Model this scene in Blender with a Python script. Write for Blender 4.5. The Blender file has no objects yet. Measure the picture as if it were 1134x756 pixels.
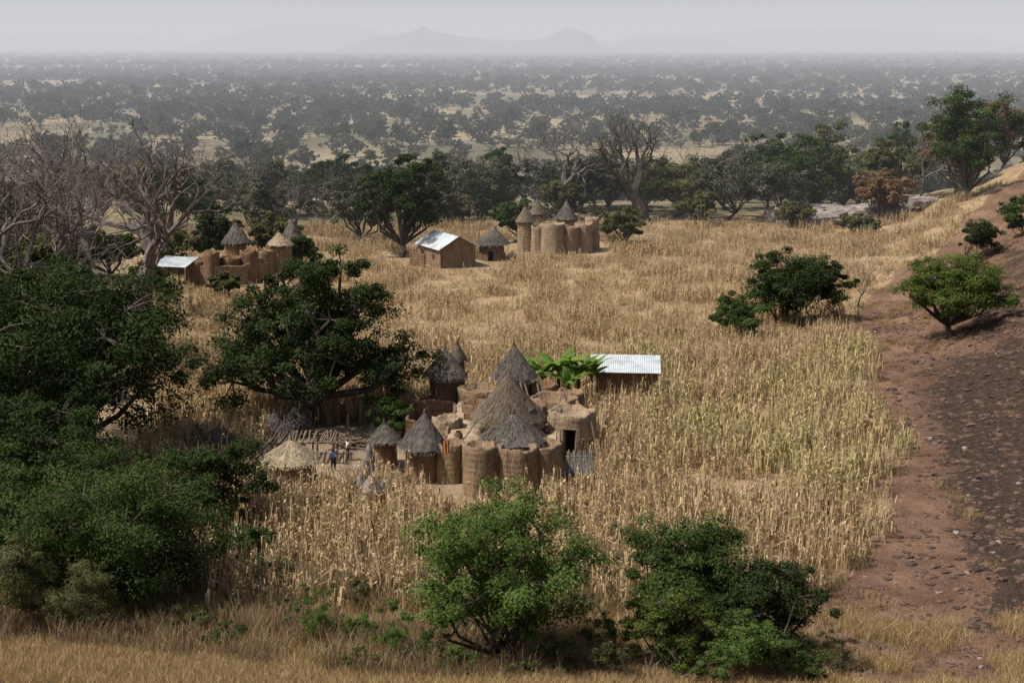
import bpy, math, random
import numpy as np
from mathutils import Vector, noise
R=np.random.RandomState(7); random.seed(7)
scene=bpy.context.scene
C=scene.collection

# ------------------------------------------------------------------ terrain
def ss(a,b,v):
    t=np.clip((v-a)/(b-a),0,1); return t*t*(3-2*t)
def softplus(v,k=3.0):
    return np.log1p(np.exp(np.clip(v/k,-30,30)))*k
def H(x,y):
    x=np.asarray(x,float); y=np.asarray(y,float)
    d=x-(7+0.2*y)
    h=12.5*ss(0,44,d)*(1-ss(215,300,y))
    h=h-15*ss(235,420,y)
    h=h+0.33*softplus(61+np.clip(-x-5,0,40)*0.2-np.clip(x-2,0,20)*.15-y)
    rough=0.12*np.sin(x*.31+1.3*np.sin(y*.17))+0.10*np.sin(y*.41+x*.13)+0.06*np.sin(x*1.1+y*.7)
    h=h+rough*(0.5+3.0*ss(-2,12,d))*(1-ss(250,400,y))
    h=h+1.5*np.sin(x/310.)*np.sin(y/270.)*ss(350,700,y)
    return h
def hz(x,y): return float(H(x,y))
def edge(y):
    y=np.asarray(y,float)
    e=np.where(y>79,7+.2*y,22.8-(79-y)*.9)+.9*np.sin(y*.21)+.5*np.sin(y*.53+1)
    return e+np.clip(y-156,0,200)*.42

# ------------------------------------------------------------------ mesh builder (quads)
class MB:
    def __init__(s): s.V=[];s.F=[];s.M=[];s.T=[];s.n=0
    def add(s,v,f,mi=0,t=None):
        v=np.asarray(v,float).reshape(-1,3); f=np.asarray(f,int).reshape(-1,4)
        s.V.append(v); s.F.append(f+s.n); s.M.append(np.full(len(f),mi))
        s.T.append(np.full(len(v),.5) if t is None else np.asarray(t,float)*np.ones(len(v)))
        s.n+=len(v)
    def build(s,name,mats,parent=None,origin=(0,0,0),smooth=False):
        V=np.concatenate(s.V)-np.array(origin); F=np.concatenate(s.F); M=np.concatenate(s.M); T=np.concatenate(s.T)
        me=bpy.data.meshes.new(name)
        me.vertices.add(len(V)); me.vertices.foreach_set('co',V.astype(np.float32).ravel())
        me.loops.add(len(F)*4); me.loops.foreach_set('vertex_index',F.astype(np.int32).ravel())
        me.polygons.add(len(F)); me.polygons.foreach_set('loop_start',np.arange(0,len(F)*4,4,dtype=np.int32))
        me.polygons.foreach_set('material_index',M.astype(np.int32))
        me.polygons.foreach_set('use_smooth',np.full(len(F),smooth))
        a=me.attributes.new('tint','FLOAT','POINT'); a.data.foreach_set('value',T.astype(np.float32))
        for m in (mats if isinstance(mats,(list,tuple)) else [mats]): me.materials.append(m)
        me.update(calc_edges=True); me.validate()
        o=bpy.data.objects.new(name,me); C.objects.link(o)
        if parent is not None: o.parent=parent
        else: o.location=origin
        return o
def empty(name,loc):
    e=bpy.data.objects.new(name,None); e.location=loc; e.empty_display_size=.5; C.objects.link(e); return e

def tube(mb,pts,rad,sides=6,mi=0,t=.5,cap=False):
    pts=np.asarray(pts,float); n=len(pts); rad=np.asarray(rad,float)*np.ones(n)
    tan=np.gradient(pts,axis=0); tan/=np.linalg.norm(tan,axis=1)[:,None]+1e-9
    ref=np.array([0,0,1.]) if abs(tan[0][2])<.8 else np.array([1.,0,0])
    u=np.cross(tan,ref); u/=np.linalg.norm(u,axis=1)[:,None]+1e-9
    w=np.cross(tan,u)
    a=np.arange(sides)*2*math.pi/sides
    ring=(np.cos(a)[None,:,None]*u[:,None,:]+np.sin(a)[None,:,None]*w[:,None,:])*rad[:,None,None]+pts[:,None,:]
    f=[]
    for i in range(n-1):
        for j in range(sides):
            k=(j+1)%sides
            f.append((i*sides+j,i*sides+k,(i+1)*sides+k,(i+1)*sides+j))
    mb.add(ring.reshape(-1,3),f,mi,t)
def box(mb,c,s,rot=0,mi=0,t=.5,tilt=0):
    x,y,z=np.array(s)/2.
    v=np.array([(-x,-y,-z),(x,-y,-z),(x,y,-z),(-x,y,-z),(-x,-y,z),(x,-y,z),(x,y,z),(-x,y,z)])
    if tilt:
        ct,st=math.cos(tilt),math.sin(tilt); v=v@np.array([(1,0,0),(0,ct,st),(0,-st,ct)])
    cr,sr=math.cos(rot),math.sin(rot)
    v=v@np.array([(cr,sr,0),(-sr,cr,0),(0,0,1)])+np.array(c)
    mb.add(v,[(0,3,2,1),(4,5,6,7),(0,1,5,4),(1,2,6,5),(2,3,7,6),(3,0,4,7)],mi,t)

def unit(v): return v/(np.linalg.norm(v,axis=-1)[...,None]+1e-9)
def leafquads(mb,c,nrm,size,asp=.5,mi=0,tint=None,rs=R):
    n=len(c); a=unit(rs.normal(size=(n,3))); u=unit(np.cross(nrm,a)); v=np.cross(nrm,u)
    L=(size*(.6+.8*rs.rand(n)))[:,None]; W=L*asp
    q=np.stack([c-u*L*.5,c+v*W*.5-nrm*L*.08,c+u*L*.5-nrm*L*.15,c-v*W*.5-nrm*L*.08],1)
    f=np.arange(n*4).reshape(n,4)
    t=rs.rand(n) if tint is None else tint
    mb.add(q.reshape(-1,3),f,mi,np.repeat(t,4))

# ------------------------------------------------------------------ materials
def newmat(name):
    m=bpy.data.materials.new(name); m.use_nodes=True; nt=m.node_tree
    for n in list(nt.nodes): nt.nodes.remove(n)
    o=nt.nodes.new('ShaderNodeOutputMaterial'); return m,nt,o
def N(nt,t,**k):
    n=nt.nodes.new(t)
    for a,b in k.items(): setattr(n,a,b)
    return n
def rgb(c): return (c[0],c[1],c[2],1)
def mix(nt,fac,a,b,mode='MIX'):
    n=N(nt,'ShaderNodeMix',data_type='RGBA',blend_type=mode)
    for i,s in ((0,fac),(6,a),(7,b)):
        if isinstance(s,(int,float)): n.inputs[i].default_value=s
        elif isinstance(s,tuple): n.inputs[i].default_value=rgb(s)
        else: nt.links.new(s,n.inputs[i])
    return n.outputs[2]
def math_(nt,op,a,b=None):
    n=N(nt,'ShaderNodeMath',operation=op)
    for i,s in ((0,a),(1,b)):
        if s is None: continue
        if isinstance(s,(int,float)): n.inputs[i].default_value=s
        else: nt.links.new(s,n.inputs[i])
    return n.outputs[0]
def noise_(nt,scale,detail=4,rough=.6,vec=None):
    n=N(nt,'ShaderNodeTexNoise'); n.inputs['Scale'].default_value=scale; n.inputs['Detail'].default_value=detail; n.inputs['Roughness'].default_value=rough
    if vec is not None: nt.links.new(vec,n.inputs['Vector'])
    return n.outputs['Fac']
def remap(nt,v,a,b):
    n=N(nt,'ShaderNodeMapRange',interpolation_type='SMOOTHSTEP'); nt.links.new(v,n.inputs[0]); n.inputs[1].default_value=a; n.inputs[2].default_value=b
    return n.outputs[0]
def pos(nt,scale=(1,1,1)):
    g=N(nt,'ShaderNodeNewGeometry'); m=N(nt,'ShaderNodeMapping'); m.inputs['Scale'].default_value=scale
    nt.links.new(g.outputs['Position'],m.inputs['Vector']); return m.outputs[0]
def bsdf(nt,o,col,rough=.9,bump=None,bs=.3,bd=.05,spec=.2,metal=0):
    p=N(nt,'ShaderNodeBsdfPrincipled'); p.inputs['Roughness'].default_value=rough
    p.inputs['Specular IOR Level'].default_value=spec; p.inputs['Metallic'].default_value=metal
    if isinstance(col,tuple): p.inputs['Base Color'].default_value=rgb(col)
    else: nt.links.new(col,p.inputs['Base Color'])
    if bump is not None:
        b=N(nt,'ShaderNodeBump'); b.inputs['Strength'].default_value=bs; b.inputs['Distance'].default_value=bd
        nt.links.new(bump,b.inputs['Height']); nt.links.new(b.outputs[0],p.inputs['Normal'])
    nt.links.new(p.outputs[0],o.inputs[0]); return p
def attr(nt,name):
    a=N(nt,'ShaderNodeAttribute',attribute_name=name); return a
def leafmat(name,dark,light,trans=.25,inst=None,rough=.55):
    m,nt,o=newmat(name)
    t=attr(nt,'tint').outputs['Fac']
    col=mix(nt,t,dark,light)
    if inst is not None:
        oi=N(nt,'ShaderNodeObjectInfo'); r=oi.outputs['Random']
        col2=mix(nt,t,tuple(.6*c for c in inst),inst)
        col=mix(nt,r,col,col2)
    p=N(nt,'ShaderNodeBsdfDiffuse'); nt.links.new(col,p.inputs[0])
    if trans<=0: nt.links.new(p.outputs[0],o.inputs[0]); return m
    tr=N(nt,'ShaderNodeBsdfTranslucent'); nt.links.new(col,tr.inputs[0])
    ms=N(nt,'ShaderNodeMixShader'); ms.inputs[0].default_value=trans
    nt.links.new(p.outputs[0],ms.inputs[1]); nt.links.new(tr.outputs[0],ms.inputs[2]); nt.links.new(ms.outputs[0],o.inputs[0])
    return m
def noisemat(name,a,b,scale=2,rough=.9,bd=.05,bs=.4,stretch=(1,1,1),spec=.2,metal=0,usetint=False):
    m,nt,o=newmat(name); n=noise_(nt,scale,5,.65,pos(nt,stretch)); f=remap(nt,n,.3,.7)
    if usetint: f=math_(nt,'ADD',math_(nt,'MULTIPLY',f,.5),math_(nt,'MULTIPLY',attr(nt,'tint').outputs['Fac'],.5))
    bsdf(nt,o,mix(nt,f,a,b),rough,n,bs,bd,spec,metal); return m
M_bark=noisemat('bark',(.045,.038,.03),(.11,.092,.075),3,stretch=(1,1,.3))
M_barkpale=noisemat('grey_bark',(.085,.072,.064),(.19,.16,.145),2,stretch=(1,1,.3))
M_wood=noisemat('weathered_wood',(.10,.075,.055),(.22,.17,.125),5)
def mudmat(name,a,b):
    m,nt,o=newmat(name); P=pos(nt)
    n1=noise_(nt,.7,6,.65,P); n2=noise_(nt,7,5,.7,pos(nt,(1,1,.3))); n3=noise_(nt,2.2,5,.7,pos(nt,(1.6,1.6,.25)))
    w=N(nt,'ShaderNodeTexWave',wave_type='BANDS',bands_direction='Z'); w.inputs['Scale'].default_value=.8; w.inputs['Distortion'].default_value=6; w.inputs['Detail'].default_value=4
    nt.links.new(P,w.inputs['Vector'])
    f=math_(nt,'ADD',math_(nt,'MULTIPLY',remap(nt,n1,.3,.7),.5),math_(nt,'MULTIPLY',remap(nt,n2,.3,.7),.5))
    col=mix(nt,f,a,b); col=mix(nt,math_(nt,'MULTIPLY',w.outputs['Fac'],.06),col,tuple(.5*c for c in a))
    col=mix(nt,math_(nt,'MULTIPLY',remap(nt,n3,.48,.70),.7),col,tuple(.45*c for c in a))
    hgt=math_(nt,'ADD',math_(nt,'MULTIPLY',w.outputs['Fac'],.12),math_(nt,'ADD',n2,n3))
    bsdf(nt,o,col,.95,hgt,1.0,.12,.1); return m
M_mud=mudmat('mud_wall',(.165,.11,.068),(.33,.235,.148))
M_mudlt=mudmat('pale_mud_wall',(.22,.16,.105),(.41,.31,.21))
M_mudred=mudmat('red_mud_wall',(.13,.078,.048),(.26,.165,.103))
M_terrace=noisemat('mud_terrace',(.20,.15,.10),(.38,.29,.195),1.0,bd=.05)
M_inner=noisemat('painted_interior_shade',(.03,.024,.02),(.06,.05,.04),2)  # near-black base colour paints the shade inside doorways and openings
M_thatch=noisemat('weathered_thatch',(.030,.026,.023),(.165,.143,.122),5,stretch=(1,1,.4),bs=.8,usetint=True)
M_thatchbr=noisemat('brown_thatch',(.048,.038,.028),(.20,.158,.112),5,stretch=(1,1,.4),bs=.8,usetint=True)
M_thatchlt=noisemat('straw_thatch',(.17,.135,.085),(.42,.34,.225),5,stretch=(1,1,.4),bs=.8,usetint=True)
M_corn=leafmat('dry_corn',(.20,.138,.072),(.70,.545,.335),.25,inst=(.60,.455,.265))
M_corngreen=leafmat('fading_corn',(.24,.188,.088),(.64,.53,.28),.25,inst=(.48,.43,.21))
M_grass=leafmat('dry_grass_blades',(.21,.145,.07),(.58,.435,.235),.25,inst=(.48,.34,.17))
M_brush=leafmat('dead_brush',(.12,.08,.05),(.33,.225,.13),.15,inst=(.26,.20,.11))
M_deep=leafmat('deep_green_leaves',(.013,.021,.009),(.052,.076,.027),.18)
M_mid=leafmat('green_leaves',(.020,.036,.011),(.080,.118,.036),.22)
M_bright=leafmat('bright_green_leaves',(.033,.062,.016),(.125,.185,.048),.28)
M_mango=leafmat('yellow_green_leaves',(.033,.052,.014),(.12,.155,.040),.25)
M_olive=leafmat('olive_leaves',(.045,.05,.020),(.155,.155,.065),.25)
M_rust=leafmat('rusty_leaves',(.10,.06,.032),(.26,.17,.095),.25)
M_grey=leafmat('grey_green_leaves',(.05,.055,.036),(.15,.155,.10),.2)
M_dist=leafmat('plain_tree_leaves',(.018,.024,.012),(.055,.068,.030),0,inst=(.085,.085,.047))
M_distbr=leafmat('plain_brush_leaves',(.06,.05,.032),(.15,.125,.075),0,inst=(.09,.09,.045))
M_banana=leafmat('banana_leaves',(.06,.11,.02),(.18,.28,.06),.35)
M_rock=noisemat('rock',(.14,.115,.10),(.32,.275,.25),1.2,bd=.1)
M_clod=noisemat('earth_clods',(.030,.023,.020),(.15,.092,.066),1.5,bd=.1)
def tin():
    m,nt,o=newmat('corrugated_tin'); n=noise_(nt,.8,5,.6,pos(nt)); 
    bsdf(nt,o,mix(nt,remap(nt,n,.4,.7),(.44,.49,.52),(.31,.30,.29)),.55,None,spec=.4,metal=.0); return m
M_tin=tin()

# ------------------------------------------------------------------ ground
def axis(lo,hi,step,far_lo,far_hi):
    a=list(np.arange(lo,hi+.01,step)); s=step; v=a[-1]
    while v<far_hi: s*=1.14; v+=s; a.append(v)
    s=step; v=a[0]; pre=[]
    while v>far_lo: s*=1.14; v-=s; pre.append(v)
    return np.array(pre[::-1]+a)
xs=axis(-70,95,1.0,-14000,14000); ys=axis(40,300,1.0,-60,24000)
X,Y=np.meshgrid(xs,ys); Z=H(X,Y)
nx,ny=len(xs),len(ys)
idx=np.arange(nx*ny).reshape(ny,nx)
F=np.stack([idx[:-1,:-1],idx[:-1,1:],idx[1:,1:],idx[1:,:-1]],-1).reshape(-1,4)
mb=MB(); mb.add(np.stack([X,Y,Z],-1).reshape(-1,3),F)
D=X-edge(Y)
soil=ss(-1.5,1.5,D)*(1-ss(230,290,Y))
yard=np.maximum(np.exp(-(((X+12)/6)**2+((Y-97)/8)**2)**2),np.exp(-(((X+1)/7.5)**2+((Y-96)/11)**2)**3))
Dl=X-(7+.2*Y)
burn=ss(1.0,5.5,Dl)*(1-ss(116,132,Y))*ss(58,66,Y)*.80
burn=np.maximum(burn,.55*ss(4,12,Dl)*(1-ss(155,190,Y))*ss(114,124,Y))
plain=ss(215,245,Y+.25*np.abs(X))*(1-ss(20,30,X)*(1-ss(232,250,Y)))
plain=np.maximum(plain,ss(0,6,-.27*Y-X)*ss(70,90,Y)*.8)
fg=(1-ss(62,68,Y+np.clip(-X-5,0,40)*-.2))*(1-ss(11,16,X))
M_ground,nt,o=newmat('ground_earth')
a1=attr(nt,'zone'); sep=N(nt,'ShaderNodeSeparateColor'); nt.links.new(a1.outputs['Color'],sep.inputs[0])
a2=attr(nt,'zone_b'); sep2=N(nt,'ShaderNodeSeparateColor'); nt.links.new(a2.outputs['Color'],sep2.inputs[0])
P=pos(nt); nf=noise_(nt,2.2,7,.72,P); nm=noise_(nt,.28,6,.68,P); nl=noise_(nt,.016,6,.65,pos(nt,(1,.6,1))); nff=noise_(nt,9,4,.7,P)
fm=math_(nt,'ADD',math_(nt,'MULTIPLY',nm,.5),math_(nt,'MULTIPLY',nff,.5))
c_field=mix(nt,remap(nt,fm,.35,.65),(.23,.155,.088),(.49,.37,.225))
c_soil=mix(nt,remap(nt,fm,.40,.62),(.12,.070,.048),(.27,.165,.11))
straw=remap(nt,math_(nt,'ADD',math_(nt,'MULTIPLY',nf,.5),math_(nt,'MULTIPLY',nm,.5)),.52,.62)
c_soil=mix(nt,math_(nt,'MULTIPLY',straw,.35),c_soil,(.34,.25,.15))
c_burn=mix(nt,remap(nt,math_(nt,'ADD',math_(nt,'MULTIPLY',nf,.6),math_(nt,'MULTIPLY',nff,.4)),.42,.64),(.022,.018,.016),(.095,.062,.048))
c_plain=mix(nt,remap(nt,math_(nt,'ADD',math_(nt,'MULTIPLY',nm,.3),math_(nt,'MULTIPLY',nl,.7)),.42,.60),(.12,.105,.06),(.30,.24,.15))
c_grass=mix(nt,remap(nt,fm,.35,.6),(.26,.185,.095),(.47,.35,.19))
c_yard=mix(nt,remap(nt,fm,.35,.6),(.25,.185,.125),(.40,.305,.21))
def wob(s,amp=.8): return remap(nt,math_(nt,'ADD',s,math_(nt,'MULTIPLY',math_(nt,'SUBTRACT',math_(nt,'ADD',math_(nt,'MULTIPLY',nm,.6),math_(nt,'MULTIPLY',nf,.4)),.5),amp)),.35,.65)
c=mix(nt,wob(sep.outputs[2]),c_field,c_plain)
c=mix(nt,wob(sep2.outputs[1]),c,c_grass)
c=mix(nt,wob(sep.outputs[0],1.4),c,c_soil)
c=mix(nt,math_(nt,'MULTIPLY',wob(sep.outputs[1],4.0),.92),c,c_burn)
c=mix(nt,wob(sep2.outputs[0]),c,c_yard)
hh=math_(nt,'ADD',nf,math_(nt,'MULTIPLY',nff,.5))
bsdf(nt,o,c,.95,hh,1.0,.3,.1)
g=mb.build('ground',M_ground,smooth=True)
for nm_,(r_,g_,b_) in (('zone',(soil,burn,plain)),('zone_b',(yard,fg,plain*0))):
    at=g.data.attributes.new(nm_,'FLOAT_COLOR','POINT')
    at.data.foreach_set('color',np.stack([r_,g_,b_,np.ones_like(r_)],-1).astype(np.float32).ravel())

# ------------------------------------------------------------------ trees
def tree(name,x,y,Ht,W,cb=.25,nl=8,nleaf=12000,ls=.3,mat=None,seed=1,tr=.3,lobes=None,dens=9,bark=None,flat=1.0,asp=.5,origin=None,clr=None,stems=1,shell=.5,twigs=True,fork=None):
    rs=np.random.RandomState(seed); mat=mat or M_deep; bark=bark or M_bark
    base=np.array([x,y,hz(x,y)-.15]) if origin is None else np.array(origin,float)
    mb=MB(); cz=Ht*(1+cb)/2; rz=Ht*(1-cb)/2; rx=W/2
    if lobes is None:
        lobes=[]
        for i in range(nl):
            a=i*2.399+rs.rand()*.6; u=-.75+1.6*(i+.5)/nl; rr=math.sqrt(max(0,1-u*u*.8))*(.35+.42*rs.rand()) if i<nl-1 else .1
            lr=(.27+.18*rs.rand())
            lobes.append((math.cos(a)*rr*rx,math.sin(a)*rr*rx,cz+u*rz*.62,lr*rx*1.15,lr*rx*1.15,lr*max(rz,rx*.6)*.95))
        if nl>=9: lobes.append((0,0,cz-.1*rz,.5*rx,.5*rx,.5*rz))
    vol=sum(l[3]*l[4]*l[5] for l in lobes)
    fork=fork or max(.6,Ht*cb*.8)
    tp=[]
    nst=stems
    for s_ in range(nst):
        off=np.array([rs.normal()*.25*nst*.5,rs.normal()*.25*nst*.5,0]) if nst>1 else np.zeros(3)
        b0=base+off; top=base+np.array([rs.normal()*.06*W+off[0]*2.5,rs.normal()*.06*W+off[1]*2.5,fork])
        mid=(b0+top)/2+np.array([rs.normal()*tr*.5,rs.normal()*tr*.5,0])
        tube(mb,[b0-np.array([0,0,.3]),b0+np.array([0,0,.3]),mid,top],[tr*1.5,tr*1.1,tr*.9,tr*.75],8,1)
        tp.append(top)
    for li,l in enumerate(lobes):
        lc=base+np.array(l[:3]); lr=np.array(l[3:]); top=tp[li%nst]
        m_=(top+lc)/2+rs.normal(size=3)*np.array([.07,.07,.03])*W; m_[2]-=.03*Ht
        tube(mb,[top-np.array([0,0,.1]),m_,lc],[tr*.6,tr*.42,tr*.2],6 if twigs else 3,1)
        nc=max(4,int(dens*(l[3]*l[4]*l[5]/vol)*len(lobes)))
        nle=int(nleaf*(l[3]*l[4]*l[5]/vol)/nc)
        for k in range(nc):
            d=unit(rs.normal(size=3)); d[2]=d[2]*.9+.12; rr=shell+(1-shell)*rs.rand()+.12*(rs.rand()<.2)
            c=lc+d*lr*rr
            c[2]=max(c[2],base[2]+.3)
            rc=(clr if clr else .42*float(lr.mean()))*(.5+.7*rs.rand())
            if twigs: tube(mb,[lc,(lc+c)/2+rs.normal(size=3)*.08*rc,c],[tr*.16,tr*.1,tr*.04],4,1)
            n_=int(nle*(.6+.8*rs.rand())); dd=unit(rs.normal(size=(n_,3))); r3=rs.rand(n_)**.5*(1+.25*(rs.rand(n_)<.1))
            p=c+dd*(r3*rc)[:,None]*np.array([1.15,1.15,.7*flat])
            p[:,2]-=.12*rc*(r3**2)
            nr=unit(dd*.5+np.array([0,0,.45])+.3*d+rs.normal(size=(n_,3))*.45)
            ct=rs.rand()*.5
            leafquads(mb,p,nr,ls,asp,0,np.clip(ct+.5*rs.rand(n_),0,1),rs)
    o=mb.build(name,[mat,bark],None,tuple(base))
    return o

def bare(name,x,y,Ht,spread=.5,tr=.4,seed=1,mat=None,depth=6,base=None,buttress=1.4,leaf=None,nb=3):
    rs=np.random.RandomState(seed); mb=MB(); mat=mat or M_barkpale
    b=np.array([x,y,hz(x,y)-.1]) if base is None else np.array(base,float)
    tips=[]
    def grow(p,d,L,r,dep):
        n=4 if dep>1 else 2; pts=[p]; q=p.copy(); dd=d.copy()
        for i in range(n):
            dd=unit(dd+rs.normal(size=3)*.19+np.array([0,0,.05])); q=q+dd*L/n; pts.append(q.copy())
        r2=r*.64 
        tube(mb,pts,np.linspace(r,r2,n+1),8 if dep==depth else (5 if dep>2 else 3),0)
        if dep<=0: tips.append(q); return
        k=nb if dep>depth-2 else 2+(rs.rand()<.45)
        ph=rs.rand()*6.28
        for j in range(k):
            a=ph+j*6.28/k+rs.normal()*.3
            perp=unit(np.cross(dd,np.array([math.cos(a),math.sin(a),.3]))); sp=spread*(.7+.6*rs.rand())
            nd=unit(dd*math.cos(sp)+perp*math.sin(sp)*1.1+np.array([0,0,.06]))
            grow(q,nd,L*(.66+.2*rs.rand()),r2*(.8 if j else .95),dep-1)
    tube(mb,[b-np.array([0,0,.4]),b+np.array([0,0,.5])],[tr*buttress*1.1,tr*1.15],8,0)
    grow(b+np.array([0,0,.4]),np.array([rs.normal()*.06,rs.normal()*.06,1.]),Ht*.27,tr,depth)
    if leaf:
        tp=np.array(tips); tp=np.repeat(tp,leaf[1],0)+rs.normal(size=(len(tips)*leaf[1],3))*.35
        leafquads(mb,tp,unit(rs.normal(size=tp.shape)+np.array([0,0,.5])),leaf[2],.5,1,None,rs)
    return mb.build(name,[mat,leaf[0]] if leaf else [mat],None,tuple(b))

# large leafy trees (the shade tree has a skirt of low drooping limbs)
sl=[]
rr_=np.random.RandomState(4)
for i in range(13):
    a=i*2.399; r_=5.2+1.7*rr_.rand(); sl.append((math.cos(a)*r_*1.08-.4,math.sin(a)*r_*.75,3.7+2.4*rr_.rand(),2.4,2.4,2.1))
for i in range(9):
    a=i*2.399+1; r_=3.2+1.9*rr_.rand(); sl.append((math.cos(a)*r_,math.sin(a)*r_,7.6+1.9*rr_.rand(),2.4,2.4,2.1))
for i in range(6):
    a=i*2.399+2; r_=1.2+1.7*rr_.rand(); sl.append((math.cos(a)*r_+.4,math.sin(a)*r_,10.9+1.6*rr_.rand(),2.1,2.1,1.8))
sl+=[(0,0,6.5,3.2,3,2.6),(.1,0,9.4,2.8,2.6,2.2),(-3.5,0,5.6,2.4,2.4,2.0),(3.5,0,5.6,2.4,2.4,2.0)]
tree('shade_tree',-15.0,104,14.4,17.5,.10,20,68000,.24,M_deep,12,.48,lobes=sl,dens=10,shell=.4,fork=2.4)
tree('dense_leafy_tree',-31,92,16.0,20.5,.0,26,74000,.26,M_deep,6,.5,dens=11,shell=.3)
tree('dense_leafy_tree',-29,81,10,11,.0,15,34000,.22,M_deep,26,.3,dens=10,shell=.3)
tree('green_leafy_tree',-19.4,67,9.5,11.4,.0,22,62000,.15,M_mid,8,.25,dens=12,stems=3,shell=.35)
tree('green_leafy_tree',-26,70,9,10,.0,14,36000,.17,M_mid,18,.2,dens=11,stems=3,shell=.3)
tree('dark_bush',-17.6,79,6.8,6.8,.0,11,22000,.17,M_deep,9,.15,dens=10,stems=3,shell=.3)
tree('dark_bush',-23,76,7.5,8,.0,12,22000,.19,M_deep,19,.15,dens=10,stems=3,shell=.3)
tree('dark_bush',-14.3,73,3.2,3.8,.0,8,10000,.15,M_mid,29,.1,dens=9,stems=3,shell=.3)
tree('feathery_shrub',-19.4,60.8,4.6,4.2,.0,9,18000,.11,M_olive,3,.06,dens=9,stems=4,asp=.3)
tree('brushy_shrub',-23.0,62.5,6,5,.0,9,15000,.13,M_olive,4,.08,dens=9,stems=4)
tree('light_green_tree',-.7,58.5,9.3,8.4,.06,22,46000,.15,M_bright,27,.16,dens=8,stems=2,shell=.35)
tree('leafy_bush',7.9,62.0,7.5,7.6,.0,16,34000,.145,M_mid,31,.13,dens=9,stems=4,shell=.35)
tree('leafy_bush',11.8,60.5,6.0,6.6,.0,14,26000,.145,M_deep,32,.13,dens=9,stems=4,shell=.35)
tree('leafy_bush',6.6,57.8,4.6,4.6,.0,10,18000,.12,M_mango,33,.1,dens=8,stems=4,shell=.35)
tree('leafy_bush',10.2,56.8,3.8,4.2,.0,9,13000,.12,M_bright,34,.1,dens=8,stems=4)
for i,(x,y,h,w,m_) in enumerate([(-9.4,62,3.6,3,M_bright),(-5.4,59,4.0,3.1,M_bright),(-3.6,57.6,2.8,2.4,M_mid),(-3.2,66,2.4,2.0,M_mid),(8.3,55,2.6,2.1,M_bright),(-13,60,1.8,2.2,M_mid),(4.2,60.5,2.8,2.4,M_mid),(-12.5,70,2.4,3,M_olive),(-8,68,2,2.5,M_olive),(3.2,66,2.2,2.6,M_olive),(1.9,56.8,2.3,2.2,M_mid),(14,59,2.4,2.8,M_olive),(-15,62,2.2,2.4,M_olive),(-6.5,56.5,1.6,1.9,M_olive),(-2.2,56,1.8,2,M_bright),(4.2,56.2,2.0,1.9,M_olive),(-7.3,61.5,2.2,2,M_mango),(.6,55,1.4,1.6,M_olive),(12.6,56.5,2,2,M_mid),(-11,65.5,1.8,2.2,M_olive)]):
    tree('small_shrub',x,y,h,w,.0,7,5200,.10,m_,40+i,.04,dens=6,stems=4,asp=.35)
tree('round_dark_bush',27.6,143,9.0,10,.0,15,30000,.24,M_deep,51,.15,dens=10,stems=4,shell=.3)
tree('round_dark_bush',22.3,138,4.8,7,.0,9,14000,.22,M_mid,52,.1,dens=8,stems=4,shell=.3)
tree('round_dark_bush',32.3,146,7.8,7,.0,10,15000,.24,M_deep,53,.1,dens=8,stems=4,shell=.3)
ml=[(math.cos(i*2.4)*r_,math.sin(i*2.4)*r_,z_,2.2,2.2,1.6) for i,(r_,z_) in enumerate([(3.7,4.2)]*9+[(2.5,5.9)]*7+[(.3,6.9),(.2,4.6)])]
tree('mango_tree',41.3,131,8.6,11.8,.2,14,56000,.19,M_mango,61,.32,lobes=ml,dens=12,shell=.5)
tree('hillside_bush',55.5,168,5.6,5.8,.0,9,12000,.22,M_deep,62,.1,dens=8,stems=3)
tree('hillside_bush',61.5,172,6,6,.0,9,12000,.22,M_mid,63,.1,dens=8,stems=3)
tree('hillside_tree',67.5,214,18.5,14.5,.12,20,34000,.32,M_mid,66,.35,dens=6,shell=.35)
tree('hillside_tree',79,212,11,12,.0,11,18000,.36,M_deep,65,.3,dens=7)
tree('village_tree',-14.8,190,15.5,13.5,.15,15,30000,.32,M_deep,71,.4,dens=7,shell=.3)
tree('grey_green_tree',-22.5,206,10,12,.1,11,16000,.32,M_grey,72,.3,dens=6)
tree('garden_bush',-8.6,99,3.8,3.4,.0,8,10000,.15,M_mid,73,.08,dens=8,stems=3)
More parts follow.
